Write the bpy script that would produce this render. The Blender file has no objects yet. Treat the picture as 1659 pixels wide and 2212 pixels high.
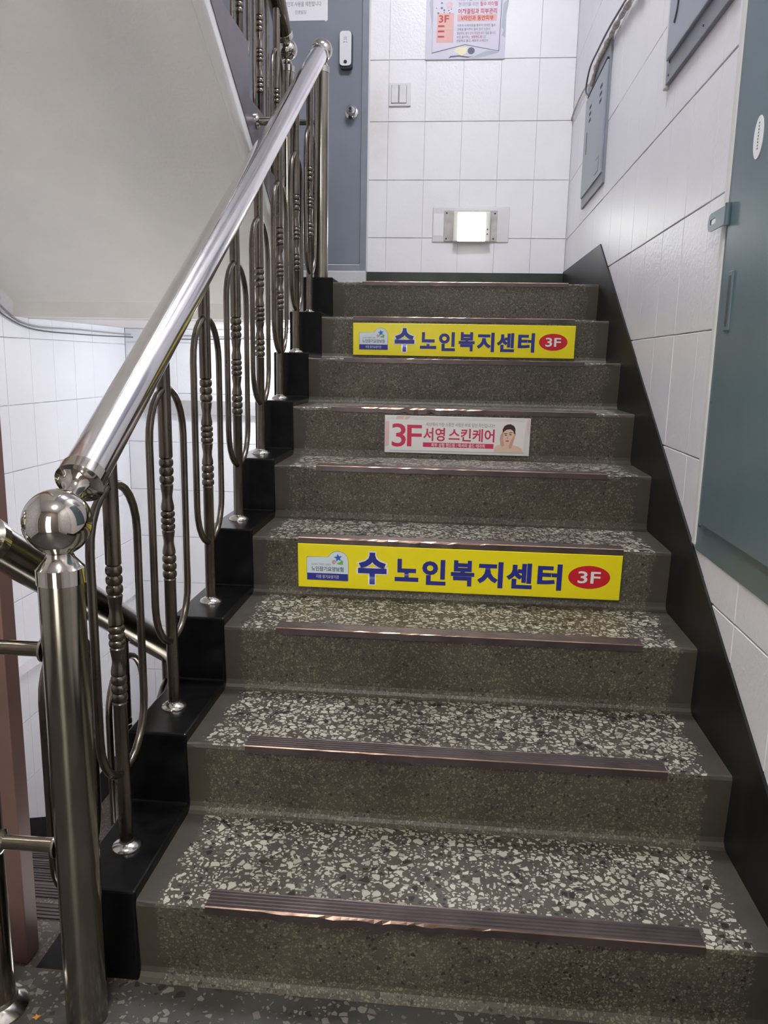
import bpy, bmesh, math, random
from mathutils import Vector, Matrix
random.seed(7)
S = bpy.context.scene
COL = S.collection

# ------------------------------------------------------------------ camera
IMG_W, IMG_H, F_PX = 1659.0, 2212.0, 1686.53
RIGHT = Vector((0.99565182, 0.09124063, 0.01877776))
FWD = Vector((-0.08610352, 0.97833803, -0.1882575))
UP = Vector((-0.03554773, 0.18582209, 0.98194018))
CAM_POS = Vector((0.56430, -1.26977, 1.17867))
cd = bpy.data.cameras.new('camera')
cam = bpy.data.objects.new('camera', cd)
COL.objects.link(cam)
cd.sensor_fit = 'VERTICAL'
cd.sensor_height = 36.0
cd.lens = 36.0 * F_PX / IMG_H
cd.clip_start = 0.02
m = Matrix.Identity(4)
for i in range(3):
    m[i][0] = RIGHT[i]; m[i][1] = UP[i]; m[i][2] = -FWD[i]; m[i][3] = CAM_POS[i]
cam.matrix_world = m
S.camera = cam

# ------------------------------------------------------------------ world, exposure, lamp strengths
SKY = 5.0             # daylight beyond the open doorway behind the camera
w = bpy.data.worlds.new('world'); S.world = w
w.use_nodes = True
w.node_tree.nodes['Background'].inputs[0].default_value = (1.0, 0.97, 0.92, 1)
w.node_tree.nodes['Background'].inputs[1].default_value = SKY
S.view_settings.view_transform = 'Standard'
S.view_settings.look = 'None'
S.view_settings.gamma = 1.0
S.view_settings.use_curve_mapping = False
S.view_settings.exposure = 0.19
LAMP_UPPER = 56.0      # ceiling lamp over the upper landing
LAMP_NEAR = 80.0       # ceiling lamp over the landing where the camera stands
LAMP_BULB = 430.0      # bare bulb under the upper landing
LAMP_SENSOR = 17.0     # square wall lamp near the floor

# ------------------------------------------------------------------ measures (metres)
R = 0.17
YN = [-0.0057, 0.2938, 0.5909, 0.8824, 1.1650, 1.4577, 1.7508, 2.0435, 2.3396]   # nosings of the main flight
T = 0.293
W = 1.1768            # right wall
XL = -1.534           # left wall
YB = 3.62             # back wall
YF = -2.1             # wall behind the camera
Z_UP = 9 * R          # upper landing
Z_LOW = -9 * R        # lower landing
SLOPE = R / T
XB = -0.077           # baluster line of the main flight
XQ = -0.245           # baluster line of the flights on the left

# ------------------------------------------------------------------ materials
def srgb(r, g, b):
    f = lambda c: ((c / 255.0) / 12.92) if c / 255.0 <= 0.04045 else (((c / 255.0) + 0.055) / 1.055) ** 2.4
    return (f(r), f(g), f(b), 1.0)

class NT:
    def __init__(self, name):
        self.m = bpy.data.materials.new(name); self.m.use_nodes = True
        self.t = self.m.node_tree
        self.b = self.t.nodes['Principled BSDF']
    def n(self, kind, **kw):
        nd = self.t.nodes.new(kind)
        for k, v in kw.items():
            if k in nd.inputs.keys(): nd.inputs[k].default_value = v
            else: setattr(nd, k, v)
        return nd
    def l(self, a, b): self.t.links.new(a, b)
    def set(self, **kw):
        for k, v in kw.items(): self.b.inputs[k.replace('_', ' ')].default_value = v
        return self
    def coords(self, scale=(1, 1, 1)):
        g = self.n('ShaderNodeNewGeometry')
        mp = self.n('ShaderNodeMapping'); mp.inputs['Scale'].default_value = scale
        self.l(g.outputs['Position'], mp.inputs['Vector'])
        return mp.outputs['Vector']
    def ramp(self, fac, stops):
        r = self.n('ShaderNodeValToRGB'); e = r.color_ramp.elements
        e[0].position, e[0].color = stops[0]; e[1].position, e[1].color = stops[-1]
        for p, c in stops[1:-1]:
            x = e.new(p); x.color = c
        self.l(fac, r.inputs['Fac']); return r.outputs['Color']
    def mix(self, fac, a, b, blend='MIX'):
        x = self.n('ShaderNodeMix'); x.data_type = 'RGBA'; x.blend_type = blend
        for s, v in ((0, fac), (6, a), (7, b)):
            if hasattr(v, 'links'): self.l(v, x.inputs[s])
            else: x.inputs[s].default_value = v
        return x.outputs[2]
    def math(self, op, a, b=0.0, c=0.0):
        x = self.n('ShaderNodeMath'); x.operation = op
        for i, v in enumerate((a, b, c)):
            if hasattr(v, 'links'): self.l(v, x.inputs[i])
            else: x.inputs[i].default_value = v
        return x.outputs[0]
    def noise(self, vec, scale, detail=4.0, rough=0.55):
        x = self.n('ShaderNodeTexNoise', Scale=scale, Detail=detail, Roughness=rough)
        self.l(vec, x.inputs['Vector']); return x.outputs['Fac']
    def bump(self, h, strength=0.2, dist=0.002):
        x = self.n('ShaderNodeBump', Strength=strength, Distance=dist)
        self.l(h, x.inputs['Height']); self.l(x.outputs['Normal'], self.b.inputs['Normal'])

def plain(name, col, rough=0.5, metal=0.0, var=0.0, vscale=20.0, bump=0.0, bscale=300.0, spec=None, stretch=(1, 1, 1)):
    a = NT(name); a.set(Base_Color=col, Roughness=rough, Metallic=metal)
    if spec is not None: a.b.inputs['Specular IOR Level'].default_value = spec
    if var or bump:
        v = a.coords(stretch)
    if var:
        f = a.noise(v, vscale)
        lo = tuple(c * (1 - var) for c in col[:3]) + (1,); hi = tuple(min(1, c * (1 + var)) for c in col[:3]) + (1,)
        a.l(a.ramp(f, [(0.3, lo), (0.7, hi)]), a.b.inputs['Base Color'])
    if bump:
        a.bump(a.noise(v, bscale, 3.0), bump, 0.002)
    return a.m

def wall_paint(name, col, dirt=0.12, rough=0.32, tint=(0.62, 0.52, 0.40, 1), grime=False):
    a = NT(name); a.set(Roughness=rough)
    v = a.coords(); f1 = a.noise(v, 2.2, 6.0, 0.6); f2 = a.noise(v, 9.0, 6.0, 0.65)
    c = a.ramp(f1, [(0.35, tuple(x * (1 - dirt * 0.5) for x in col[:3]) + (1,)), (0.65, col)])
    stain = a.ramp(f2, [(0.60, (0, 0, 0, 1)), (0.85, (1, 1, 1, 1))])
    mx = a.math('MULTIPLY', stain, dirt)
    c = a.mix(mx, c, tint)
    if grime:       # hand marks between the door frame and the light switch, scuffs beside the lamp plate
        sx = a.n('ShaderNodeSeparateXYZ'); a.l(v, sx.inputs[0])
        fx = a.math('MULTIPLY', a.math('SUBTRACT', 0.20, sx.outputs[0]), 8.0); fx.node.use_clamp = True
        fz = a.math('SUBTRACT', 1.0, a.math('MULTIPLY', a.math('ABSOLUTE', a.math('SUBTRACT', sx.outputs[2], 2.56)), 2.6)); fz.node.use_clamp = True
        g = a.math('MULTIPLY', a.math('MULTIPLY', fx, fz), a.math('MULTIPLY', a.noise(v, 11.0, 5.0, 0.65), 0.75))
        c = a.mix(g, c, (0.62, 0.52, 0.42, 1))
        sc = a.ramp(a.noise(v, 26.0, 6.0, 0.75), [(0.70, (0, 0, 0, 1)), (0.78, (1, 1, 1, 1))])
        c = a.mix(a.math('MULTIPLY', sc, 0.35), c, (0.40, 0.39, 0.40, 1))
    a.l(c, a.b.inputs['Base Color'])
    a.bump(a.noise(v, 75.0, 4.0, 0.6), 0.55, 0.003)
    return a.m

def emit(name, col, strength):
    a = NT(name); a.set(Base_Color=(0.9, 0.9, 0.9, 1))
    a.b.inputs['Emission Color'].default_value = col
    a.b.inputs['Emission Strength'].default_value = strength
    return a.m

def terrazzo(name, matrix, chip, dark, s1, s2, cover, sides=True, rough=0.32):
    """flush chips of white and black stone in brown-grey cement; plain cement border along both sides"""
    a = NT(name)
    v = a.coords()
    nz = a.n('ShaderNodeTexNoise', Scale=30.0, Detail=2.0)
    a.l(v, nz.inputs['Vector'])
    wv = a.n('ShaderNodeVectorMath'); wv.operation = 'MULTIPLY_ADD'
    a.l(nz.outputs['Color'], wv.inputs[0]); wv.inputs[1].default_value = (0.012, 0.012, 0.012); a.l(v, wv.inputs[2])
    vec = wv.outputs[0]
    def layer(scale, thr, keep):
        e = a.n('ShaderNodeTexVoronoi', Scale=scale); e.feature = 'DISTANCE_TO_EDGE'; a.l(vec, e.inputs['Vector'])
        c = a.n('ShaderNodeTexVoronoi', Scale=scale); c.feature = 'F1'; a.l(vec, c.inputs['Vector'])
        sep = a.n('ShaderNodeSeparateColor'); a.l(c.outputs['Color'], sep.inputs['Color'])
        t = a.math('ADD', thr, a.math('MULTIPLY', sep.outputs[2], 0.20))
        on = a.math('MULTIPLY', a.math('GREATER_THAN', e.outputs['Distance'], t), a.math('LESS_THAN', sep.outputs[0], keep))
        return on, sep.outputs[1]
    big, rb = layer(s1, 0.08, cover)
    sml, rs = layer(s2, 0.09, cover * 0.95)
    vz = a.noise(v, 6.0, 3.0)
    base = a.ramp(vz, [(0.3, tuple(x * 0.7 for x in matrix[:3]) + (1,)), (0.7, matrix)])
    d2 = tuple(x * 0.62 for x in chip[:3]) + (1,)
    tone_b = a.ramp(rb, [(0.0, dark), (0.115, dark), (0.125, d2), (0.62, chip), (1.0, chip)])
    tone_s = a.ramp(rs, [(0.0, dark), (0.10, dark), (0.11, d2), (0.6, chip), (1.0, chip)])
    border = None
    if sides:
        sx = a.n('ShaderNodeSeparateXYZ'); a.l(v, sx.inputs[0])
        wob = a.math('ADD', a.math('MULTIPLY', a.noise(v, 14.0, 3.0), 0.07), a.math('MULTIPLY', a.noise(v, 130.0, 2.0), 0.05))
        lft = a.math('GREATER_THAN', a.math('ADD', sx.outputs[0], wob), 0.100)
        rgt = a.math('LESS_THAN', a.math('ADD', sx.outputs[0], wob), W + 0.005)
        border = a.math('MULTIPLY', lft, rgt)
        big = a.math('MULTIPLY', big, border); sml = a.math('MULTIPLY', sml, border)
    if border is not None: base = a.mix(border, tuple(x * 0.70 for x in matrix[:3]) + (1,), base)
    c = a.mix(sml, base, tone_s)
    c = a.mix(big, c, tone_b)
    blk, _ = layer(s1 * 0.72, 0.16, 0.085)
    if border is not None: blk = a.math('MULTIPLY', blk, border)
    c = a.mix(blk, c, dark)
    worn = a.ramp(a.noise(v, 3.1, 5.0, 0.6), [(0.35, (0.62, 0.60, 0.56, 1)), (0.68, (1, 1, 1, 1))])
    c = a.mix(1.0, c, worn, 'MULTIPLY')
    a.l(c, a.b.inputs['Base Color'])
    a.set(Roughness=rough)
    rr = a.math('ADD', rough, a.math('MULTIPLY', a.noise(v, 40.0, 2.0), 0.25))
    a.l(rr, a.b.inputs['Roughness'])
    a.bump(a.math('ADD', a.noise(v, 160.0, 3.0), a.math('MULTIPLY', big, 0.3)), 0.25, 0.001)
    return a.m

def steel(name, col, rough, var=0.25):
    a = NT(name); a.set(Metallic=1.0, Roughness=rough)
    v = a.coords((1, 1, 0.35))
    f = a.noise(v, 26.0, 5.0, 0.6)
    lo = tuple(c * (1 - var) for c in col[:3]) + (1,)
    a.l(a.ramp(f, [(0.35, lo), (0.62, col)]), a.b.inputs['Base Color'])
    rr = a.math('ADD', rough - 0.04, a.math('MULTIPLY', a.noise(v, 60.0, 3.0), 0.12))
    a.l(rr, a.b.inputs['Roughness'])
    return a.m

M = {}
M['tile'] = wall_paint('tile_white_paint', (0.80, 0.79, 0.83, 1), 0.10, 0.34)
M['tile_back'] = wall_paint('tile_white_paint_back', (0.88, 0.87, 0.905, 1), 0.08, 0.30, grime=True)
M['tile_left'] = wall_paint('tile_white_paint_left', (0.78, 0.79, 0.85, 1), 0.08, 0.35)
M['grout'] = plain('grout', (0.56, 0.55, 0.57, 1), 0.7, var=0.35, vscale=14)
M['plaster'] = wall_paint('plaster_paint', (0.82, 0.80, 0.765, 1), 0.16, 0.42, (0.60, 0.47, 0.40, 1))
M['wall_dim'] = plain('brown_wall_paint', (0.22, 0.19, 0.165, 1), 0.6)
M['lip'] = wall_paint('lip_paint', (0.80, 0.79, 0.78, 1), 0.12, 0.35)
M['skirt'] = plain('black_skirting_paint', (0.010, 0.010, 0.011, 1), 0.42, spec=0.22, var=0.5, vscale=7, bump=0.1, bscale=60, stretch=(1, 1, 0.25))
M['skirt_green'] = plain('green_black_skirting', (0.018, 0.028, 0.022, 1), 0.35, var=0.4, vscale=12)
M['curb'] = plain('black_curb_paint', (0.0045, 0.0045, 0.005, 1), 0.28, spec=0.22, var=0.5, vscale=25, bump=0.15, bscale=45)
M['stringer'] = plain('purple_grey_stringer', (0.098, 0.084, 0.106, 1), 0.36, var=0.2, vscale=8)
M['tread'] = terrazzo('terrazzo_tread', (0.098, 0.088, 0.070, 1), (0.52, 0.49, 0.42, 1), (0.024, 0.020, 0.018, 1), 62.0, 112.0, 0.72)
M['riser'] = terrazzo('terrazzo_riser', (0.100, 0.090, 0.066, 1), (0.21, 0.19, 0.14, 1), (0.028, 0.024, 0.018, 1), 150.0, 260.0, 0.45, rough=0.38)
M['floor'] = terrazzo('terrazzo_floor', (0.070, 0.068, 0.062, 1), (0.20, 0.19, 0.165, 1), (0.03, 0.028, 0.026, 1), 62.0, 120.0, 0.28, sides=False)
M['tread_low'] = terrazzo('terrazzo_lower', (0.13, 0.105, 0.10, 1), (0.26, 0.22, 0.20, 1), (0.05, 0.04, 0.04, 1), 62.0, 120.0, 0.4, sides=False)
M['strip'] = plain('bronze_strip', (0.098, 0.076, 0.078, 1), 0.36, 0.6, var=0.3, vscale=10, bump=0.1, bscale=120)
M['strip_edge'] = plain('worn_copper_edge', (0.40, 0.27, 0.21, 1), 0.25, 0.95, var=0.6, vscale=9)
M['rail'] = steel('polished_rail_steel', (0.88, 0.86, 0.87, 1), 0.11, 0.05)
M['newel'] = steel('brushed_newel_steel', (0.37, 0.335, 0.275, 1), 0.155, 0.18)
M['ball'] = steel('polished_ball_steel', (0.60, 0.56, 0.51, 1), 0.06, 0.05)
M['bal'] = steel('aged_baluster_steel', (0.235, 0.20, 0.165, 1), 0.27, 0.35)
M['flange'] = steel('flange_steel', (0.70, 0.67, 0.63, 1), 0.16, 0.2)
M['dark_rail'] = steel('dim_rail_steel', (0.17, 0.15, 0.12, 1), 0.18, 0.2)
M['door'] = plain('blue_grey_door_paint', srgb(124, 129, 140), 0.40, var=0.07, vscale=3, bump=0.06, bscale=120)
M['frame'] = plain('blue_grey_frame_paint', srgb(128, 134, 144), 0.42, var=0.1, vscale=6)
M['sill'] = wall_paint('white_sill', (0.66, 0.66, 0.67, 1), 0.25, 0.45)
M['panel'] = plain('teal_grey_panel_paint', srgb(92, 111, 120), 0.36, var=0.07, vscale=4, bump=0.15, bscale=220)
M['panel_dark'] = plain('teal_grey_dark', srgb(60, 74, 80), 0.4)
M['box'] = plain('grey_box_paint', srgb(152, 156, 168), 0.38, var=0.06, vscale=5)
M['box_side'] = plain('grey_box_rim', srgb(132, 134, 145), 0.42, var=0.1, vscale=9)
M['black'] = plain('black_slot', (0.012, 0.012, 0.014, 1), 0.6)
M['caulk'] = wall_paint('white_caulk', (0.74, 0.73, 0.72, 1), 0.2, 0.5)
M['silver'] = plain('silver_plastic', (0.80, 0.80, 0.83, 1), 0.3, 0.25)
M['chrome'] = plain('chrome', (0.75, 0.75, 0.76, 1), 0.12, 1.0)
M['dark_plastic'] = plain('dark_plastic', (0.02, 0.022, 0.03, 1), 0.35)
M['switch'] = plain('switch_plastic', (0.74, 0.73, 0.74, 1), 0.35, var=0.05)
M['beige'] = plain('beige_plate', (0.50, 0.49, 0.46, 1), 0.45, var=0.25, vscale=18)
M['plate'] = wall_paint('painted_plate', (0.76, 0.755, 0.77, 1), 0.15, 0.4)
M['ivory'] = plain('ivory_plastic', (0.72, 0.72, 0.66, 1), 0.35)
M['cable'] = plain('grey_cable', (0.35, 0.34, 0.35, 1), 0.6)
M['cable_dark'] = plain('dark_cable', (0.10, 0.10, 0.12, 1), 0.6)
M['cable_wrap'] = plain('taped_cable', (0.50, 0.47, 0.43, 1), 0.7, var=0.4, vscale=60, bump=0.5, bscale=120)
M['brown'] = plain('brown_post_paint', (0.22, 0.125, 0.105, 1), 0.5, var=0.08, vscale=8)
M['ledge'] = plain('grey_ledge', (0.42, 0.42, 0.43, 1), 0.6, var=0.06)
M['paper'] = plain('white_paper', (0.84, 0.83, 0.86, 1), 0.6)
M['ink'] = plain('grey_ink', (0.16, 0.16, 0.19, 1), 0.6)
M['ink_light'] = plain('light_grey_ink', (0.28, 0.27, 0.31, 1), 0.6)
M['yellow'] = plain('yellow_board', srgb(246, 230, 20), 0.32)
M['blue'] = plain('blue_ink', srgb(36, 44, 140), 0.4)
M['white'] = plain('white_ink', (0.85, 0.85, 0.87, 1), 0.4)
M['red'] = plain('red_ink', srgb(206, 26, 44), 0.4)
M['badge'] = plain('pale_blue_badge', srgb(214, 228, 238), 0.4)
M['badge_line'] = plain('badge_outline', srgb(40, 58, 84), 0.4)
M['star'] = plain('star_blue', srgb(40, 110, 200), 0.4)
M['leaf'] = plain('leaf_green', srgb(110, 190, 70), 0.4)
M['pink'] = plain('pink_red_ink', srgb(206, 48, 88), 0.45)
M['pinkpale'] = plain('pale_pink_print', srgb(226, 190, 192), 0.5)
M['salmon'] = plain('salmon_print', srgb(226, 176, 170), 0.5)
M['poster_red'] = plain('poster_red', srgb(188, 52, 50), 0.5)
M['poster_bg'] = plain('poster_ground', srgb(208, 205, 219), 0.4)
M['poster_sheet'] = plain('poster_sheet', srgb(212, 206, 222), 0.4)
M['poster_grey'] = plain('poster_grey', srgb(176, 178, 192), 0.4)
M['poster_slate'] = plain('poster_slate', srgb(86, 92, 116), 0.4)
M['poster_cream'] = plain('poster_cream', srgb(236, 230, 190), 0.4)
M['skin'] = plain('print_skin', srgb(228, 198, 178), 0.5)
M['skin2'] = plain('print_skin_shade', srgb(204, 164, 142), 0.5)
M['hair'] = plain('print_hair', srgb(58, 38, 34), 0.5)
M['ad_bg'] = plain('ad_ground', srgb(224, 222, 220), 0.35, var=0.05, vscale=14)
M['ad_sheet'] = plain('ad_sheet', srgb(232, 230, 230), 0.35)
M['lamp_white'] = emit('lamp_diffuser_upper', (0.94, 0.95, 1.0, 1), LAMP_UPPER)
M['lamp_near'] = emit('lamp_diffuser_near', (1.0, 0.97, 0.92, 1), LAMP_NEAR)
M['lamp_bulb'] = emit('bulb_glass', (0.93, 0.95, 1.0, 1), LAMP_BULB)
M['lamp_sensor'] = emit('sensor_lamp_face', (0.97, 1.0, 0.95, 1), LAMP_SENSOR)
M['ceiling'] = plain('ceiling_paint', (0.78, 0.78, 0.80, 1), 0.6)
M['orange'] = plain('orange_scrap', (0.55, 0.25, 0.04, 1), 0.6)

# ------------------------------------------------------------------ mesh builder
class MB:
    def __init__(self): self.v = []; self.f = []; self.mi = []; self.sm = []
    def add(self, vs, fs, mi=0, smooth=False):
        o = len(self.v); self.v += [tuple(x) for x in vs]
        for q in fs:
            self.f.append([o + i for i in q]); self.mi.append(mi); self.sm.append(smooth)
        return self
    def box(self, x0, x1, y0, y1, z0, z1, mi=0):
        vs = [(x, y, z) for z in (z0, z1) for y in (y0, y1) for x in (x0, x1)]
        return self.add(vs, [(0, 2, 3, 1), (4, 5, 7, 6), (0, 1, 5, 4), (2, 6, 7, 3), (0, 4, 6, 2), (1, 3, 7, 5)], mi)
    def bbox(self, x0, x1, y0, y1, z0, z1, b, mi=0, seg=2):
        bm = bmesh.new(); bmesh.ops.create_cube(bm, size=1.0)
        for q in bm.verts:
            q.co = ((x0 + x1) / 2 + q.co.x * (x1 - x0), (y0 + y1) / 2 + q.co.y * (y1 - y0), (z0 + z1) / 2 + q.co.z * (z1 - z0))
        bmesh.ops.bevel(bm, geom=bm.edges[:], offset=b, segments=seg, profile=0.5, affect='EDGES')
        bm.verts.index_update()
        self.add([q.co[:] for q in bm.verts], [[q.index for q in f.verts] for f in bm.faces], mi)
        bm.free(); return self
    def prism(self, poly, a0, a1, axis=0, mi=0, mside=None, segs=1, jit=None):
        """polygon in the two other axes extruded along axis"""
        def p(a, u, v):
            return (a, u, v) if axis == 0 else ((u, a, v) if axis == 1 else (u, v, a))
        n = len(poly); o = len(self.v); vs = []
        for s in range(segs + 1):
            a = a0 + (a1 - a0) * s / segs
            for i, (u, v) in enumerate(poly):
                if jit and i in jit:
                    du, dv = jit[i](a); vs.append(p(a, u + du, v + dv))
                else: vs.append(p(a, u, v))
        self.v += vs
        for s in range(segs):
            for i in range(n):
                j = (i + 1) % n
                self.f.append([o + s * n + i, o + s * n + j, o + (s + 1) * n + j, o + (s + 1) * n + i])
                self.mi.append(mside[i] if mside else mi); self.sm.append(False)
        self.f.append([o + i for i in range(n)][::-1]); self.mi.append(mi); self.sm.append(False)
        self.f.append([o + segs * n + i for i in range(n)]); self.mi.append(mi); self.sm.append(False)
        return self
    def lathe(self, prof, c=(0, 0, 0), axis=(0, 0, 1), n=20, mi=0, cap=True):
        """prof: (radius, height) along axis from c"""
        ax = Vector(axis).normalized(); q = Vector((0, 0, 1)).rotation_difference(ax); c = Vector(c)
        runs = [[prof[0]]]
        for i in range(1, len(prof)):
            runs[-1].append(prof[i])
            if i < len(prof) - 1:
                a = math.atan2(prof[i][1] - prof[i - 1][1], prof[i][0] - prof[i - 1][0]); b = math.atan2(prof[i + 1][1] - prof[i][1], prof[i + 1][0] - prof[i][0])
                if abs((b - a + math.pi) % (2 * math.pi) - math.pi) > 0.65: runs.append([prof[i]])
        for run in runs: self._run(run, c, q, n, mi)
        if cap:
            for (r, h), rv in ((prof[0], True), (prof[-1], False)):
                if r < 0.0005: continue
                o = len(self.v)
                for i in range(n):
                    t = 2 * math.pi * i / n
                    self.v.append(tuple(c + q @ Vector((r * math.cos(t), r * math.sin(t), h))))
                ids = [o + i for i in range(n)]
                self.f.append(ids[::-1] if rv else ids); self.mi.append(mi); self.sm.append(False)
        return self
    def _run(self, prof, c, q, n, mi):
        o = len(self.v); k = len(prof)
        for r, h in prof:
            for i in range(n):
                t = 2 * math.pi * i / n
                self.v.append(tuple(c + q @ Vector((r * math.cos(t), r * math.sin(t), h))))
        for s in range(k - 1):
            for i in range(n):
                j = (i + 1) % n
                self.f.append([o + s * n + i, o + s * n + j, o + (s + 1) * n + j, o + (s + 1) * n + i]); self.mi.append(mi); self.sm.append(True)
    def tube(self, pts, r, n=10, closed=False, mi=0):
        pts = [Vector(p) for p in pts]; k = len(pts); o = len(self.v)
        prev = None
        for s in range(k):
            if closed: d = pts[(s + 1) % k] - pts[s - 1]
            else: d = pts[min(s + 1, k - 1)] - pts[max(s - 1, 0)]
            d.normalize()
            if prev is None:
                u = d.orthogonal().normalized()
            else:
                u = (prev - d * prev.dot(d)).normalized()
            prev = u; v = d.cross(u)
            rr = r[s] if isinstance(r, (list, tuple)) else r
            for i in range(n):
                t = 2 * math.pi * i / n
                self.v.append(tuple(pts[s] + u * (rr * math.cos(t)) + v * (rr * math.sin(t))))
        for s in range(k if closed else k - 1):
            a = o + s * n; b = o + ((s + 1) % k) * n
            for i in range(n):
                j = (i + 1) % n
                self.f.append([a + i, a + j, b + j, b + i]); self.mi.append(mi); self.sm.append(True)
        if not closed:
            self.f.append([o + i for i in range(n)][::-1]); self.mi.append(mi); self.sm.append(False)
            self.f.append([o + (k - 1) * n + i for i in range(n)]); self.mi.append(mi); self.sm.append(False)
        return self
    def mesh(self, name, mats):
        me = bpy.data.meshes.new(name); me.from_pydata(self.v, [], self.f)
        for mm in (mats if isinstance(mats, (list, tuple)) else [mats]): me.materials.append(M[mm])
        me.polygons.foreach_set('material_index', self.mi)
        me.polygons.foreach_set('use_smooth', self.sm)
        bm = bmesh.new(); bm.from_mesh(me); bmesh.ops.recalc_face_normals(bm, faces=bm.faces[:]); bm.to_mesh(me); bm.free()
        me.update(); return me
    def build(self, name, mats, parent=None, loc=None, label=None):
        return link(name, self.mesh(name, mats), parent, loc, label)

def link(name, me, parent=None, loc=None, label=None):
    o = bpy.data.objects.new(name, me); COL.objects.link(o)
    if parent: o.parent = parent
    if loc: o.location = loc
    if label: o['label'] = label
    return o
def tag(o, label, cat, group=None):
    o['label'] = label; o['category'] = cat
    if group: o['group'] = group
    return o
def struct(o, label=None):
    o['kind'] = 'structure'
    if label: o['label'] = label
    return o
def thing(name, label, cat, loc=(0, 0, 0), group=None, rot=(0, 0, 0)):
    o = bpy.data.objects.new(name, None); COL.objects.link(o)
    o.empty_display_size = 0.05; o.location = loc; o.rotation_euler = rot
    return tag(o, label, cat, group)
def root(name, label):
    o = bpy.data.objects.new(name, None); COL.objects.link(o); o.empty_display_size = 0.05
    return struct(o, label)

# ------------------------------------------------------------------ room shell: floors, walls, ceilings
fl = MB()
fl.prism([(YF, -0.16), (YF, 0.0), (0.0, 0.0), (0.0, -0.16)], XL, W, 0)
struct(fl.build('floor', 'floor'), 'dark worn terrazzo floor at the foot of the stairs')
fl = MB().prism([(2.36, 1.36), (2.36, 1.5298), (YB, 1.5298), (YB, 1.36)], XL, W, 0, mside=[1, 0, 1, 1], mi=1)
struct(fl.build('floor', ['tread', 'plaster']), 'upper landing slab in front of the grey door')
fl = MB().prism([(2.32, Z_LOW - 0.16), (2.32, Z_LOW), (YB, Z_LOW), (YB, Z_LOW - 0.16)], XL, W, 0)
struct(fl.build('floor', 'tread_low'), 'lower landing floor down the left flight')
fl = MB().box(XL, W, YF, -0.25, 2.90, 3.06)
struct(fl.build('ceiling', 'ceiling'), 'slab of the next landing over the foot of the stairs')
struct(MB().box(XL, W, YF, YB, 4.5, 4.62).build('ceiling', 'ceiling'), 'stairwell ceiling')

# wall backings
wr = struct(MB().box(W + 0.006, W + 0.15, YF, YB + 0.15, Z_LOW - 0.16, 4.5).build('wall_right', 'grout'))
wb = MB()
DX0, DX1, DZ0, DZ1 = -0.97, -0.004, 1.715, 3.78      # door opening with frame
wb.box(XL - 0.15, DX0, YB + 0.006, YB + 0.15, Z_LOW - 0.16, 4.5)
wb.box(DX1, W + 0.006, YB + 0.006, YB + 0.15, Z_LOW - 0.16, 4.5)
wb.box(DX0, DX1, YB + 0.006, YB + 0.15, DZ1, 4.5)
wb.box(DX0, DX1, YB + 0.006, YB + 0.15, Z_LOW - 0.16, DZ0)
wb = struct(wb.build('wall_back', 'grout'))
wl = struct(MB().box(XL - 0.15, XL - 0.006, YF, YB + 0.006, Z_LOW - 0.16, 4.5).build('wall_left', 'grout'))
WX0, WX1, WZ0, WZ1 = -0.42, 0.22, 0.02, 2.10        # open doorway behind the camera
wf = MB()
wf.box(XL, WX0, YF - 0.12, YF, Z_LOW - 0.16, 4.5); wf.box(WX1, W, YF - 0.12, YF, Z_LOW - 0.16, 4.5)
wf.box(WX0, WX1, YF - 0.12, YF, WZ1, 4.5); wf.box(WX0, WX1, YF - 0.12, YF, Z_LOW - 0.16, WZ0)
struct(wf.build('wall_front', 'wall_dim'))
wn = root('door_2', 'open doorway behind the camera')
for a, b, c, d in ((WX0, WX0 + 0.05, WZ0, WZ1), (WX1 - 0.05, WX1, WZ0, WZ1), (WX0 + 0.05, WX1 - 0.05, WZ0, WZ0 + 0.08), (WX0 + 0.05, WX1 - 0.05, WZ1 - 0.05, WZ1)):
    MB().box(a, b, YF - 0.08, YF - 0.03, c, d).build('frame', 'frame', wn)

# wall tiles: each one a piece of its wall, sharing meshes
TILE = {}
def tile_mesh(wd, ht, mat):
    key = (round(wd, 3), round(ht, 3), mat)
    if key not in TILE:
        a, b, d, e = wd / 2 - 0.0007, ht / 2 - 0.0017, 0.006, 0.0014
        vs = [(-a, 0, -b), (a, 0, -b), (a, 0, b), (-a, 0, b),
              (-a, -d + e, -b), (a, -d + e, -b), (a, -d + e, b), (-a, -d + e, b),
              (-a + e, -d, -b + e), (a - e, -d, -b + e), (a - e, -d, b - e), (-a + e, -d, b - e)]
        fs = [(0, 1, 5, 4), (1, 2, 6, 5), (2, 3, 7, 6), (3, 0, 4, 7), (4, 5, 9, 8), (5, 6, 10, 9), (6, 7, 11, 10), (7, 4, 8, 11), (8, 9, 10, 11)]
        TILE[key] = MB().add(vs, fs).mesh('tile', mat)
    return TILE[key]
def tiles(parent, side, ulist, zlist, mat, skip=None):
    for i in range(len(ulist) - 1):
        for j in range(len(zlist) - 1):
            u0, u1, z0, z1 = ulist[i], ulist[i + 1], zlist[j], zlist[j + 1]
            if u1 - u0 < 0.01 or z1 - z0 < 0.01: continue
            if skip and skip(u0, u1, z0, z1): continue
            o = link('tile', tile_mesh(u1 - u0, z1 - z0, mat), parent)
            uc, zc = (u0 + u1) / 2, (z0 + z1) / 2
            d = random.uniform(-0.0005, 0.0007)
            if side == 'back': o.location = (uc, YB + 0.006 + d, zc)
            elif side == 'right':
                o.location = (W + 0.006 + d, uc, zc); o.rotation_euler = (0, 0, -math.pi / 2)
            else:
                o.location = (XL - 0.006 - d, uc, zc); o.rotation_euler = (0, 0, math.pi / 2)
            o.rotation_euler.y += random.uniform(-0.002, 0.002)
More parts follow.
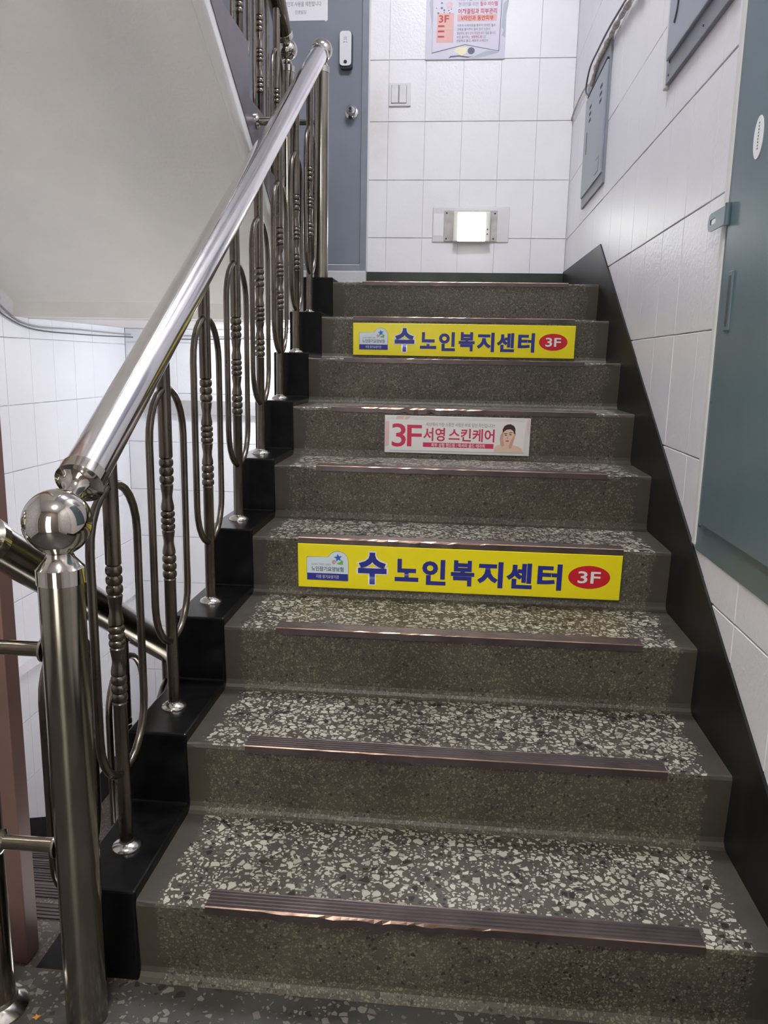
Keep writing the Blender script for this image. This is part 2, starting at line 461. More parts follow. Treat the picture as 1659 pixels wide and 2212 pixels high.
PY0, PY1, PZ0, PZ1 = -0.12, 0.705, 0.735, 2.32       # meter cupboard on the right wall
def skirt_z(y):      # top of the slanting black skirting of the main flight
    return 1.706 if y > 2.386 else 1.706 - 0.579 * (2.386 - y)
def skip_r(u0, u1, z0, z1):
    if max(skirt_z(u0), skirt_z(u1)) and z1 < min(skirt_z(u0), skirt_z(u1)) : return True
    if u0 > PY0 and u1 < PY1 and z0 > PZ0 and z1 < PZ1: return True
    return u1 < -0.35 or z0 > 3.5
ys = [0.844 + 0.2255 * k for k in range(-6, 13)] + [YB]
zs = [0.955 + 0.3157 * k for k in range(-4, 10)]
tiles(wr, 'right', ys, zs, 'tile', skip_r)
xs = [-0.003] + [0.1144 + 0.2147 * k for k in range(0, 5)] + [W]
zs = [1.59, 1.912, 2.238, 2.559, 2.89, 3.216, 3.542]
tiles(wb, 'back', xs, zs, 'tile_back')
# below the upper landing
xs = [XL] + [-1.42 + 0.2165 * k for k in range(0, 12)]
zs = [-1.54 + 0.3125 * k for k in range(0, 9)] + [1.275, 1.36]
tiles(wb, 'back', xs[:8], sorted(set([round(z, 4) for z in zs])), 'tile_left')
ys = [3.62 - 0.226 * k for k in range(0, 15)][::-1]
def skip_l(u0, u1, z0, z1):
    return z1 < -SLOPE * u1 - 0.1 or (z0 > 1.36 + 0.58 * max(0.0, 2.49 - u0) + 0.1)
zs = [0.945 - 0.3155 * k for k in range(-3, 9)][::-1]
tiles(wl, 'left', ys, zs, 'tile_left', skip_l)

# black skirtings
sk = MB()
top = [(-0.9, skirt_z(-0.3)), (-0.3, skirt_z(-0.3)), (2.386, 1.706), (YB, 1.722)]
sk.prism([(-0.9, 0.0), (0.0, 0.0), (2.45, 1.40), (YB, 1.52)] + top[::-1], W - 0.006, W + 0.006, 0)
struct(sk.build('baseboard_right', 'skirt'), 'black painted skirting climbing the right wall beside the steps')
struct(MB().box(0.0, W - 0.006, YB - 0.010, YB + 0.004, 1.53, 1.714).build('baseboard_back', 'skirt_green'), 'green black skirting along the back wall of the upper landing')
sk = MB().prism([(-0.2, -0.25), (2.3, -1.7), (YB, -1.62), (YB, -1.34), (2.52, -1.34), (-0.2, 0.23)], XL - 0.006, XL + 0.008, 0)
struct(sk.build('baseboard_left', 'skirt'), 'black skirting down the left wall of the lower flight')
# ledges on the walls of the lower landing
struct(MB().box(XL, 0.1, YB - 0.035, YB + 0.004, 0.832, 0.917).build('trim_1', 'ledge'), 'grey band across the wall under the upper landing')  # plain grey band, darker than the tiles around it
struct(MB().box(XL - 0.004, XL + 0.045, 0.9, YB, -0.352, -0.300).build('trim_2', 'tile_left'), 'narrow white ledge along the left wall')

# ------------------------------------------------------------------ main staircase
def step_poly(y, k, yb, zb=0.0, d=1):
    z1, z0 = zb + k * R, zb + (k - 1) * R
    return [(y + 0.004 * d, z1), (y + 0.001 * d, z1 - 0.003), (y, z1 - 0.010), (y + 0.011 * d, z0 + 0.022),
            (y + 0.009 * d, z0 + 0.011), (y + 0.003 * d, z0 + 0.004), (y - 0.007 * d, z0 + 0.0006), (y + 0.02 * d, z0 - 0.05), (yb, z0 - 0.05), (yb, z1)]
st = thing('staircase', 'worn terrazzo staircase with nine steps and black side curb', 'staircase')
rj = random.Random(3)
for k in range(1, 10):
    y = YN[k - 1]; yb = (YN[k] + 0.02) if k < 9 else 2.40
    ph = [rj.uniform(0, 6.28) for _ in range(3)]
    def wob(a, ph=ph):
        return (0.0014 * math.sin(23 * a + ph[0]) + 0.0012 * math.sin(61 * a + ph[1]), 0.0008 * math.sin(37 * a + ph[2]))
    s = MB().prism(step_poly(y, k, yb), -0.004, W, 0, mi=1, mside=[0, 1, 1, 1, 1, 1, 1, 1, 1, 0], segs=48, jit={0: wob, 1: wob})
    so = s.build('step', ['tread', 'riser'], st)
    # ribbed bronze strip on the nosing
    x0, x1 = 0.130 + rj.uniform(-0.003, 0.004), 1.040 + rj.uniform(-0.006, 0.004)
    z = k * R
    prof = [(y - 0.0035, z - 0.013), (y - 0.0040, z + 0.0022), (y - 0.0028, z + 0.0044)]
    g = y - 0.0035
    for q in range(5):
        a = g + q * 0.0095
        prof += [(a + 0.001, z + 0.0046), (a + 0.0060, z + 0.0046), (a + 0.0068, z + 0.0022), (a + 0.0090, z + 0.0022)]
    prof += [(y + 0.0450, z + 0.0036), (y + 0.0460, z + 0.0002), (y, z + 0.0002), (y, z - 0.013)]
    chew = {1: 0.006, 4: 0.004, 6: 0.004}.get(k, 0.0012)
    def jl(a, chew=chew, p=ph):
        e = math.exp(-((a - 0.45) / 0.16) ** 2)
        return (-abs(0.4 * chew * e * math.sin(57 * a + p[0])), chew * e * (math.sin(71 * a + p[1]) + 0.6 * math.sin(133 * a)) - 0.5 * chew * e)
    ms = [0, 1] + [0] * (len(prof) - 2)
    MB().prism(prof, x0, x1, 0, mside=ms, segs=60, jit={0: jl, 1: (lambda a, f=jl: (f(a)[0], 0.35 * f(a)[1] - (0.002 if chew > 0.003 and abs(a - 0.45) < 0.2 else 0.0)))}).build('nosing_strip', ['strip', 'strip_edge'], so, label='ribbed bronze nosing strip')
# slab under the steps
sl = MB().prism([(0.02, -0.02), (0.03, -0.16), (0.30, -0.16), (2.40, 1.12), (2.40, 1.34), (2.30, 1.28)], -0.13, W, 0)
sl.build('slab', 'plaster', st)
# black stepped curb on the open side
cp = []
for k in range(1, 10):
    y = YN[k - 1] - 0.002
    cp += [(y, (k - 1) * R + (0.02 if k > 1 else 0.0)), (y, k * R + 0.020)]
cp += [(2.62, Z_UP + 0.020), (2.62, 1.36), (2.42, 1.25), (0.28, -0.13), (-0.006, -0.13)]
bm = bmesh.new()
vs0 = [bm.verts.new((-0.140, a, b)) for a, b in cp]; vs1 = [bm.verts.new((-0.004, a, b)) for a, b in cp]
bm.faces.new(vs0[::-1]); bm.faces.new(vs1)
for i in range(len(cp)):
    j = (i + 1) % len(cp); bm.faces.new((vs0[i], vs0[j], vs1[j], vs1[i]))
bmesh.ops.recalc_face_normals(bm, faces=bm.faces[:])
bmesh.ops.bevel(bm, geom=bm.edges[:], offset=0.005, segments=2, profile=0.5, affect='EDGES')
me = bpy.data.meshes.new('curb'); bm.to_mesh(me); bm.free(); me.materials.append(M['curb'])
link('curb', me, st, label='glossy black stepped curb')

# ------------------------------------------------------------------ lower flight (left, going down and away)
lo = thing('staircase', 'terrazzo flight going down on the left behind the newel posts', 'staircase')
for k in range(1, 9):
    y0, y1 = (k - 1) * T, k * T
    z = -k * R
    po = [(y0 - 0.03, z), (y1 + 0.004, z), (y1, z - 0.02), (y1 - 0.012, z - R), (y0 - 0.03, z - R)]
    so = MB().prism(po, XL, -0.31, 0).build('step', 'tread_low', lo)
    pr = []
    for q in range(4):
        a = y1 - 0.05 + q * 0.0135
        pr += [(a, z + 0.0042), (a + 0.008, z + 0.0042), (a + 0.009, z + 0.0018), (a + 0.0125, z + 0.0018)]
    pr += [(y1 + 0.006, z + 0.004), (y1 + 0.006, z - 0.010), (y1 + 0.003, z - 0.010), (y1 + 0.003, z + 0.0004), (y1 - 0.05, z + 0.0004)]
    MB().prism(pr, -1.40, -0.42, 0).build('nosing_strip', 'strip', so)
cp = [(-0.002, 0.004)]
for k in range(1, 9):
    cp += [((k - 1) * T, -k * R + 0.02), (k * T, -k * R + 0.02)]
cp = [(0.0, 0.0)] + cp[1:] + [(8 * T + 0.0, -9 * R), (8 * T, -9 * R - 0.12), (0.35, -0.42), (0.0, -0.22)]
MB().prism(cp, -0.315, -0.175, 0).build('curb', 'curb', lo)
MB().prism([(0.0, -0.2), (0.0, -0.16), (0.3, -0.33), (8 * T, -9 * R), (8 * T, -9 * R - 0.15), (0.3, -0.5)], XL, -0.2, 0).build('slab', 'plaster', lo)

# ------------------------------------------------------------------ upper flight (left, climbing over towards the camera)
up = thing('staircase', 'plastered underside of the flight climbing over the stairs on the left', 'staircase')
Y0U = 2.434
for k in range(1, 10):
    y0 = Y0U - (k - 1) * T; z = Z_UP + k * R
    po = [(y0, z), (y0, z - R), (y0 - T, z - 0.004), (y0 - T, z)]
    MB().prism(po, XL, -0.312, 0).build('step', 'floor', up)
ZS0, YS0 = 1.355, 2.49
def soff(y): return ZS0 + 0.575 * (YS0 - y)
YE = Y0U - 9 * T - 0.05
MB().prism([(YS0, ZS0), (YS0 + 0.02, ZS0 + 0.13), (Y0U, Z_UP + 0.01), (YE, Z_UP + 9 * R - 0.02), (YE, soff(YE))], XL, -0.20, 0).build('soffit', 'plaster', up, label='pale grey plastered sloping soffit')
# rounded lip along the lower edge of the stringer
n = 24
pth = [(-0.197, YS0 - 0.02 - i * (YS0 - 0.02 - YE) / n, soff(YS0 - 0.02 - i * (YS0 - 0.02 - YE) / n) + 0.016) for i in range(n + 1)]
MB().tube(pth, 0.021, 10).build('plaster_lip', 'lip', up, label='rounded plaster lip under the stringer')
MB().prism([(YS0, ZS0 + 0.02), (YS0, ZS0 + 0.075), (YE, soff(YE) + 0.075), (YE, soff(YE) + 0.02)], -0.215, -0.1765, 0).build('stringer_edge', 'lip', up)
cp = []
for k in range(1, 10):
    y0 = Y0U - (k - 1) * T + 0.002
    cp += [(y0, Z_UP + (k - 1) * R + (0.02 if k > 1 else 0.0)), (y0, Z_UP + k * R + 0.02)]
cp += [(YE, Z_UP + 9 * R + 0.02), (YE, soff(YE) + 0.06), (YS0 - 0.04, soff(YS0 - 0.04) + 0.06)]
MB().prism(cp, -0.315, -0.174, 0).build('stringer', 'stringer', up, label='purple grey painted stepped stringer')

# ------------------------------------------------------------------ railings
def ball_prof(r, n=16, z=0.0):
    return [(max(1e-4, r * math.sin(math.pi * i / n)), z - r * math.cos(math.pi * i / n)) for i in range(n + 1)]
BAL = [(0.0135, 0.0), (0.0135, 0.300)]
def bead(z0, z1, nb):
    out = []; h = (z1 - z0) / nb
    for b in range(nb):
        for i in range(7):
            t = i / 6
            out.append((0.0122 + 0.0038 * math.sqrt(max(0, 1 - (2 * t - 1) ** 2)), z0 + h * (b + t)))
    return out
def vase(z0, z1):
    out = []
    for i in range(9):
        t = i / 8
        out.append((0.0146 - 0.0034 * math.sin(math.pi * min(1, t * 1.15)) ** 2 + 0.0010 * math.sin(2 * math.pi * t), z0 + (z1 - z0) * t))
    return out
def baluster_profile(h):
    p = [(0.0135, 0.0), (0.0135, 0.314), (0.0146, 0.316)]
    p += bead(0.319, 0.374, 3) + vase(0.377, 0.430) + bead(0.433, 0.477, 3) + vase(0.480, 0.537) + bead(0.540, 0.597, 3)
    p += [(0.0150, 0.600), (0.0150, h)]
    return p
LOOP = []
for i in range(13):
    t = math.pi * i / 12
    LOOP.append((0.0, 0.012 + 0.105 * math.cos(t), 0.640 + 0.112 * math.sin(t)))
for i in range(13):
    t = math.pi + math.pi * i / 12
    LOOP.append((0.0, 0.012 + 0.105 * math.cos(t), 0.278 + 0.112 * math.sin(t)))
MESH_LOOP = MB().tube(LOOP, 0.0082, 12, True).mesh('loop', 'bal')
MESH_FLANGE = MB().lathe([(0.030, 0.0), (0.030, 0.003), (0.027, 0.007), (0.020, 0.011), (0.015, 0.013), (0.0145, 0.016)], n=24).mesh('base_flange', 'flange')
def baluster(parent, x, y, z, h):
    b = MB().lathe(baluster_profile(h), n=16).build('baluster', 'bal', parent, (x, y, z))
    link('loop', MESH_LOOP, b); link('base_flange', MESH_FLANGE, b)
    MB().lathe(ball_prof(0.0095, 8, 0.0), (0.006, 0.019, h - 0.016), n=12).build('pin_knob', 'bal', b)
    return b
def newel(parent, x, y, z0, zball, rb, base=True, r=0.036):
    h = zball - z0
    nb = MB().lathe([(r, 0.0), (r, h - rb - 0.044)], n=32).build('newel_post', 'newel', parent, (x, y, z0))
    q = h - rb
    MB().lathe([(r - 0.002, q - 0.046), (r + 0.0022, q - 0.045), (r + 0.0022, q - 0.020), (r - 0.001, q - 0.017), (0.024, q - 0.004), (0.021, q + 0.004), (0.022, q + 0.009)], n=32).build('collar', 'ball', nb)
    MB().lathe(ball_prof(rb, 24, h), n=40).build('ball_finial', 'ball', nb)
    if base: MB().lathe([(0.058, 0.0), (0.058, 0.004), (0.050, 0.014), (0.040, 0.020), (0.038, 0.026)], n=32).build('base_flange', 'flange', nb)
    return nb
def rail_line(parent, a, b, mat='rail', cap_a=True, cap_b=True, r=0.038):
    a = Vector(a); b = Vector(b); d = (b - a).normalized(); L = (b - a).length
    hr = MB().lathe([(r, 0.0), (r, L)], a, d, n=40).build('handrail', mat, parent)
    for on, c, dd in ((cap_a, a, d), (cap_b, b, -d)):
        if on:
            MB().lathe([(0.015, -0.056), (0.0152, -0.040), (0.0165, -0.026), (0.0205, -0.015), (0.028, -0.008), (r - 0.002, -0.005), (r + 0.0035, -0.003), (r + 0.0035, 0.020), (r, 0.022)], c, dd, n=40).build('end_cap', 'ball', hr)
    return hr
def bar(parent, x0, x1, y, z):
    b = MB().lathe([(0.0125, 0.0), (0.0125, x1 - x0)], (x0, y, z), (1, 0, 0), n=20).build('cross_bar', 'newel', parent)
    for c, d in (((x0, y, z), (1, 0, 0)), ((x1, y, z), (-1, 0, 0))):
        MB().lathe([(0.021, 0.0), (0.021, 0.004), (0.016, 0.007), (0.013, 0.009)], c, d, n=20).build('collar', 'flange', b)

NX, NY = -0.062, -0.100       # lower newel of the main rail
rl = thing('railing', 'stainless steel stair railing with oval loop balusters beside the terrazzo steps', 'railing')
def rail_z(y): return 0.957 + 0.645 * y
newel(rl, NX, NY, 0.0, 0.918, 0.054, base=False)
newel(rl, XB, 2.44, Z_UP + 0.02, 2.520, 0.048, base=False, r=0.033)
A = Vector((NX, NY, 0.918)); B = Vector((XB, 2.44, 2.520)); D = (B - A).normalized()
rail_line(rl, A + D * 0.098, B - D * 0.075)
for k in range(1, 9):
    y = YN[k - 1] + 0.133; zc = k * R + 0.020
    t = (y - A.y) / (B.y - A.y); zr = A.z + (B.z - A.z) * t - 0.036
    baluster(rl, XB - (0.003 if k > 1 else 0), y, zc, zr - zc)
# cross bars between the two rows of newels
NX2 = -0.238
lr = thing('railing', 'dim steel railing of the flight going down at the left edge', 'railing')
newel(lr, NX2, NY, 0.0, 0.918, 0.054)
for z in (0.702, 0.342): bar(rl, NX2 + 0.036, NX - 0.035, NY, z)
Al = Vector((XQ + 0.004, NY, 0.918)); Dl = Vector((0, 1, -0.62)).normalized()
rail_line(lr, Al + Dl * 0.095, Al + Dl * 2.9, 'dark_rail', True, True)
for i, y in enumerate([0.232, 0.522, 0.815, 1.108, 1.401, 1.694, 1.987]):
    zc = -(i + 1) * R + 0.02
    zr = 0.918 - 0.62 * (y - NY) - 0.036
    baluster(lr, XQ, y, zc, zr - zc)
ur = thing('railing', 'steel railing of the upper flight in front of the grey door', 'railing')
NYU = 2.50
newel(ur, XQ, NYU, Z_UP + 0.0, 2.545, 0.048, base=False, r=0.033)
for z in (Z_UP + 0.705, Z_UP + 0.345): bar(rl, XQ + 0.033, XB - 0.032, 2.47, z)
Au = Vector((XQ, NYU, 2.545)); Du = Vector((0, -1, 0.60)).normalized()
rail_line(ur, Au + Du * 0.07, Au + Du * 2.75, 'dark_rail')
for k in range(1, 9):
    y = Y0U - (k - 1) * T - 0.137; zc = Z_UP + k * R + 0.02
    zr = 2.545 + 0.60 * (NYU - y) - 0.036
    baluster(ur, XQ, y, zc, zr - zc)
# bracket between the main railing and the stringer
bk = MB().lathe([(0.014, 0.0), (0.014, 0.095)], (-0.172, 1.655, 2.010), (1, 0, 0), n=18).build('wall_bracket', 'newel', rl)
MB().lathe([(0.027, 0.0), (0.027, 0.005), (0.020, 0.010), (0.014, 0.013)], (-0.174, 1.655, 2.010), (1, 0, 0), n=20).build('collar', 'flange', bk)

# ------------------------------------------------------------------ brown square post on the lower flight
bp_ = MB().bbox(-0.402, -0.350, 0.190, 0.240, -R + 0.0005, 2.35, 0.003)
tag(bp_.build('square_post', 'brown'), 'tall brown painted square post behind the left newel', 'post')

# ------------------------------------------------------------------ door with lock and knob
dr = root('door_1', 'blue grey steel door on the upper landing')
fr = MB()
fr.box(DX1 - 0.036, DX1, YB - 0.012, YB + 0.12, DZ0, DZ1)
fr.box(DX0, DX0 + 0.036, YB - 0.012, YB + 0.12, DZ0, DZ1)
fr.box(DX0 + 0.036, DX1 - 0.036, YB - 0.012, YB + 0.12, DZ1 - 0.036, DZ1)
fr.build('door_frame', 'frame', dr)
MB().bbox(DX0 + 0.040, DX1 - 0.040, YB + 0.004, YB + 0.045, DZ0 + 0.045, DZ1 - 0.040, 0.003).build('door_leaf', 'door', dr)
MB().box(DX0 + 0.036, DX1 - 0.036, YB - 0.004, YB + 0.06, DZ0, DZ0 + 0.040).build('threshold', 'box_side', dr, label='worn steel threshold')
MB().bbox(DX0 - 0.02, DX1 + 0.006, YB - 0.055, YB + 0.006, 1.5301, DZ0 - 0.001, 0.004).build('door_sill', 'sill', dr, label='white painted concrete sill')
# white paint edge beside the frame
MB().box(DX1, DX1 + 0.010, YB - 0.004, YB + 0.004, 1.72, 3.75).build('paint_edge', 'caulk', dr)
def rrect(x0, x1, z0, z1, r, n=6):
    out = []
    for cx, cz, a0 in ((x1 - r, z1 - r, 0.0), (x0 + r, z1 - r, 0.5), (x0 + r, z0 + r, 1.0), (x1 - r, z0 + r, 1.5)):
        out += [(cx + r * math.cos(math.pi * (a0 + 0.5 * i / n)), cz + r * math.sin(math.pi * (a0 + 0.5 * i / n))) for i in range(n + 1)]
    return out
lk = MB().prism(rrect(-0.169, -0.097, 2.838, 3.034, 0.018), YB - 0.030, YB + 0.004, 1).build('digital_lock', 'dark_plastic', dr)
MB().prism(rrect(-0.169, -0.102, 2.852, 3.034, 0.018), YB - 0.037, YB - 0.026, 1).build('lock_cover', 'silver', lk)
MB().lathe([(0.0095, 0.0), (0.0095, 0.003), (0.006, 0.0035)], (-0.136, YB - 0.0365, 2.872), (0, -1, 0), n=18).build('lock_sensor', 'black', lk)
g = MB()
for dx in (-0.006, 0.0, 0.006): g.box(-0.1365 + dx - 0.001, -0.1365 + dx + 0.001, YB - 0.0378, YB - 0.0365, 2.988 - abs(dx) * 0.6, 3.006 - abs(dx) * 0.5)
g.prism([(-0.149, 2.970), (-0.145, 2.977), (-0.139, 2.979), (-0.139, 2.976), (-0.145, 2.973)], YB - 0.0378, YB - 0.0365, 1)
g.prism([(-0.124, 2.970), (-0.128, 2.977), (-0.134, 2.979), (-0.134, 2.976), (-0.128, 2.973)], YB - 0.0378, YB - 0.0365, 1)
g.build('lock_mark', 'ink', lk)
kb = MB().lathe([(0.040, 0.0), (0.040, 0.004), (0.036, 0.008), (0.022, 0.011), (0.016, 0.020), (0.016, 0.030), (0.027, 0.036), (0.029, 0.045), (0.026, 0.060), (0.014, 0.075), (0.010, 0.078)], (-0.100, YB + 0.004, 2.612), (0, -1, 0), n=28).build('door_knob', 'chrome', dr)
MB().lathe([(0.0075, 0.0), (0.0075, 0.002), (0.004, 0.0025)], (-0.100, YB - 0.0735, 2.612), (0, -1, 0), n=14).build('key_slot', 'black', kb)

# ------------------------------------------------------------------ lettering helper
def text_mesh(name, body, mat, offset=0.0):
    cu = bpy.data.curves.new(name, 'FONT'); cu.body = body; cu.size = 1.0
    cu.offset = offset; cu.fill_mode = 'FRONT'; cu.extrude = 0.0; cu.resolution_u = 3
    o = bpy.data.objects.new(name, cu)
    me = bpy.data.meshes.new_from_object(o)
    bpy.data.objects.remove(o); bpy.data.curves.remove(cu)
    me.materials.clear(); me.materials.append(M[mat]); me.name = name
    return me
def text(name, body, x0, x1, z0, z1, y, mat, parent, offset=0.0, label=None):
    """flat lettering fitted to the rectangle x0..x1, z0..z1, facing -Y"""
    me = text_mesh(name, body, mat, offset)
    if len(me.vertices) == 0: return None
    xs_ = [v.co.x for v in me.vertices]; ys_ = [v.co.y for v in me.vertices]
    ax, bx, ay, by = min(xs_), max(xs_), min(ys_), max(ys_)
    for v in me.vertices:
        v.co = (x0 + (v.co.x - ax) / (bx - ax) * (x1 - x0), y, z0 + (v.co.y - ay) / max(1e-6, by - ay) * (z1 - z0))
    me.update()
    return link(name, me, parent, label=label)
def flat(name, poly, y0, y1, mat, parent, label=None):
    return MB().prism(poly, y0, y1, 1).build(name, mat, parent, label=label)
def ell(cx, cz, rx, rz, n=32, a0=0.0, a1=2 * math.pi):
    return [(cx + rx * math.cos(a0 + (a1 - a0) * i / n), cz + rz * math.sin(a0 + (a1 - a0) * i / n)) for i in range(n)]

# ------------------------------------------------------------------ yellow signs on the risers
TILT = math.atan(0.011 / 0.138)
def yellow_sign(k, label):
    y = YN[k - 1]; z0 = 0.536 - 4 * R + k * R if k == 4 else k * R - 0.1525
    t = thing('sign_board', label, 'sign', (0.585, y + 0.0045, z0), 'yellow care centre signs on the risers', (TILT, 0, 0))
    hw, h = 0.455, 0.131
    MB().bbox(-hw, hw, -0.003, 0.0, 0.0, h, 0.0006, seg=1).build('board', 'yellow', t)
    u = lambda px: -hw + (px - 35) / (1622 - 35) * 2 * hw
    # position helper: photo crop of the lower sign, rows run with the slope of the board
    def vz(px, py):
        top = 52 + (px - 35) * (115 - 52) / 1587.0; bot = 268 + (px - 35) * (335 - 268) / 1587.0
        return h * (bot - py) / (bot - top)
    Y1, Y2, Y3, Y4 = -0.0034, -0.0038, -0.0042, -0.0046
    # badge: plate with a round bump at its right
    def badge(e):
        x0, x1 = u(80) - e, u(288) + e; zb, zt = vz(80, 232) - e, vz(80, 118) + e
        cx, rr = u(237), (u(288) - u(186)) / 2 + e; zc = vz(237, 140)
        pl = [(x0 + 0.003, zb), (x1 - 0.003, zb), (x1, zb + 0.003)]
        for i in range(0, 15):
            a = math.pi * i / 16
            px_, pz_ = cx + rr * math.cos(a), zc + rr * 0.98 * math.sin(a)
            if pz_ < zt and a > 1.6: break
            pl.append((px_, pz_))
        return pl + [(x0 + 0.003, zt), (x0, zt - 0.003), (x0, zb + 0.003)]
    flat('badge_outline', badge(0.0009), Y1, -0.003, 'badge_line', t)
    flat('badge', badge(0.0), Y2, -0.003, 'badge', t, 'pale blue round shouldered badge')
    zb = vz(80, 232)
    flat('badge_band', [(u(81), zb + 0.0006), (u(287), zb + 0.0006), (u(287), zb + 0.021), (u(81), zb + 0.021)], Y3, -0.003, 'blue', t)
    text('lettering', 'LONG TERM CARE', u(104), u(200), vz(104, 158), vz(104, 149), Y3, 'ink_light', t)
    text('lettering', '노인장기요양보험', u(103), u(265), vz(103, 188), vz(103, 164), Y3, 'badge_line', t, 0.012)
    text('lettering', '지정 장기요양기관', u(126), u(242), vz(126, 224), vz(126, 207), Y4, 'white', t)
    sc = (u(238), vz(238, 124)); r1, r2 = 0.0125, 0.0055
    star = [(sc[0] + (r1 if i % 2 == 0 else r2) * math.cos(math.pi / 2 + 0.15 + math.pi * i / 5), sc[1] + (r1 if i % 2 == 0 else r2) * math.sin(math.pi / 2 + 0.15 + math.pi * i / 5)) for i in range(10)]
    flat('logo_star', star, Y4, -0.003, 'star', t)
    gx, gz = u(248), vz(248, 148)
    flat('logo_leaf', [(gx - 0.010, gz - 0.003), (gx - 0.004, gz - 0.006), (gx + 0.008, gz - 0.006), (gx + 0.009, gz + 0.003), (gx + 0.005, gz + 0.009), (gx + 0.001, gz + 0.003)], Y3 - 0.0002, -0.003, 'leaf', t)
    sp = []
    for i in range(22):
        a = i * 0.55; rr = 0.0065 - 0.00025 * i
        sp.append((u(217) + rr * math.cos(a), Y3 - 0.0002, vz(217, 146) + rr * math.sin(a)))
    MB().tube(sp, 0.0006, 5).build('logo_swirl', 'red', t)
    # main words
    text('lettering_outline', '수', u(330) , u(489), vz(410, 262), vz(410, 92), Y1, 'white', t, 0.075)
    text('lettering', '수', u(338), u(481), vz(410, 256), vz(410, 98), Y3, 'blue', t, 0.045)
    gl = [('노', 522, 640, 130, 242), ('인', 658, 775, 133, 260), ('복', 800, 915, 137, 265), ('지', 930, 1055, 143, 273), ('센', 1072, 1197, 150, 277), ('터', 1222, 1340, 154, 284)]
    for ch, a, b, p, q in gl:
        mid = (a + b) / 2
        text('lettering', ch, u(a), u(b), vz(mid, q), vz(mid, p), Y2, 'blue', t, 0.040)
    ex, ez = u(1470), vz(1470, 220)
    flat('red_oval', ell(ex, ez, 0.0575, vz(1470, 163) - ez), Y1, -0.003, 'red', t)
    text('lettering', '3F', u(1416), u(1524), vz(1470, 250), vz(1470, 190), Y3, 'white', t, 0.014)
    return t
yellow_sign(4, 'larger nearer yellow sign board with blue Korean lettering on the lower riser')
yellow_sign(8, 'farther yellow sign board with blue Korean lettering high near the top step')

# ------------------------------------------------------------------ white skin care sign
t = thing('sign_board', 'white sign with pink 3F lettering and a face portrait', 'sign', (0.573, YN[5] + 0.0045, 0.8685), None, (TILT, 0, 0))
hw, h = 0.2512, 0.131
u = lambda px: -hw + (px - 57) / (1598 - 57) * 2 * hw
def vz(px, py):
    top = 85 + (px - 57) * (110 - 85) / 1541.0; bot = 472 + (px - 57) * (507 - 472) / 1541.0
    return h * (bot - py) / (bot - top)
pt = lambda px, py: (u(px), vz(px, py))
MB().bbox(-hw, hw, -0.003, 0.0, 0.0, h, 0.0006, seg=1).build('board', 'ad_bg', t)
flat('printed_sheet', [pt(104, 445), pt(1535, 472), pt(1545, 150), pt(104, 130)], -0.0033, -0.003, 'ad_sheet', t)
for q in ([(62, 150), (104, 150), (104, 400), (62, 410)], [(190, 92), (270, 94), (250, 128), (175, 126)], [(280, 94), (340, 95), (300, 130), (270, 128)], [(1565, 115), (1592, 115), (1588, 300), (1560, 220)]):
    flat('petal_print', [pt(*c) for c in q], -0.0032, -0.003, 'pinkpale', t)
flat('shade_line', [pt(110, 448), pt(1540, 474), pt(1540, 480), pt(110, 454)], -0.0032, -0.003, 'poster_grey', t)
text('lettering', '3', u(134), u(285), vz(210, 414), vz(210, 170), -0.0036, 'pink', t, 0.01)
text('lettering', 'F', u(298), u(455), vz(376, 410), vz(376, 184), -0.0036, 'pink', t, 0.01)
text('lettering', '세상에서 가장 소중한 사람은 바로 당신 자신입니다!!', u(498), u(1225), vz(860, 203), vz(860, 163), -0.0036, 'ink', t)
text('lettering', '서영', u(472), u(702), vz(590, 353), vz(590, 212), -0.0036, 'pink', t, 0.022)
text('lettering', '스킨케어', u(742), u(1226), vz(980, 358), vz(980, 222), -0.0036, 'pink', t, 0.022)
flat('red_band', [pt(470, 413), pt(1220, 430), pt(1220, 380), pt(470, 366)], -0.0036, -0.003, 'pink', t)
text('lettering', '피부 성형 핸드링 / 럭셔리 골드 테라피', u(560), u(1128), vz(845, 418), vz(845, 377), -0.0040, 'white', t, 0.01)
flat('portrait_shoulders', [pt(*c) for c in [(1225, 462), (1228, 418), (1250, 395), (1310, 378), (1330, 350), (1395, 350), (1410, 385), (1480, 405), (1520, 430), (1533, 472)]], -0.0036, -0.003, 'skin', t)
flat('portrait_face', ell(u(1372), vz(1372, 290), u(1434) - u(1372), vz(1372, 195) - vz(1372, 290)), -0.0039, -0.003, 'skin', t)
flat('portrait_hair', [pt(*c) for c in [(1310, 270), (1308, 225), (1325, 190), (1355, 173), (1390, 170), (1425, 187), (1442, 220), (1440, 275), (1428, 268), (1420, 240), (1390, 222), (1350, 228), (1325, 246)]], -0.0042, -0.003, 'hair', t)
flat('portrait_ear', ell(u(1440), vz(1440, 275), 0.0028, 0.0075, 12), -0.0039, -0.003, 'skin2', t)
flat('portrait_hand', [pt(*c) for c in [(1308, 250), (1320, 262), (1318, 330), (1335, 395), (1310, 410), (1290, 380), (1283, 320), (1290, 280)]], -0.0044, -0.003, 'skin2', t)
flat('portrait_hand', [pt(*c) for c in [(1432, 285), (1440, 310), (1425, 360), (1408, 420), (1385, 432), (1380, 400), (1395, 355)]], -0.0044, -0.003, 'skin2', t)
for c in ((1345, 285), (1392, 280)): flat('portrait_eye', ell(u(c[0]), vz(*c), 0.0046, 0.0018, 12), -0.0042, -0.003, 'hair', t)
for c in ((1342, 270), (1393, 262)): flat('portrait_brow', [pt(c[0] - 20, c[1] + 4), pt(c[0] + 20, c[1] - 2), pt(c[0] + 20, c[1] - 7), pt(c[0] - 10, c[1] - 6)], -0.0042, -0.003, 'hair', t)
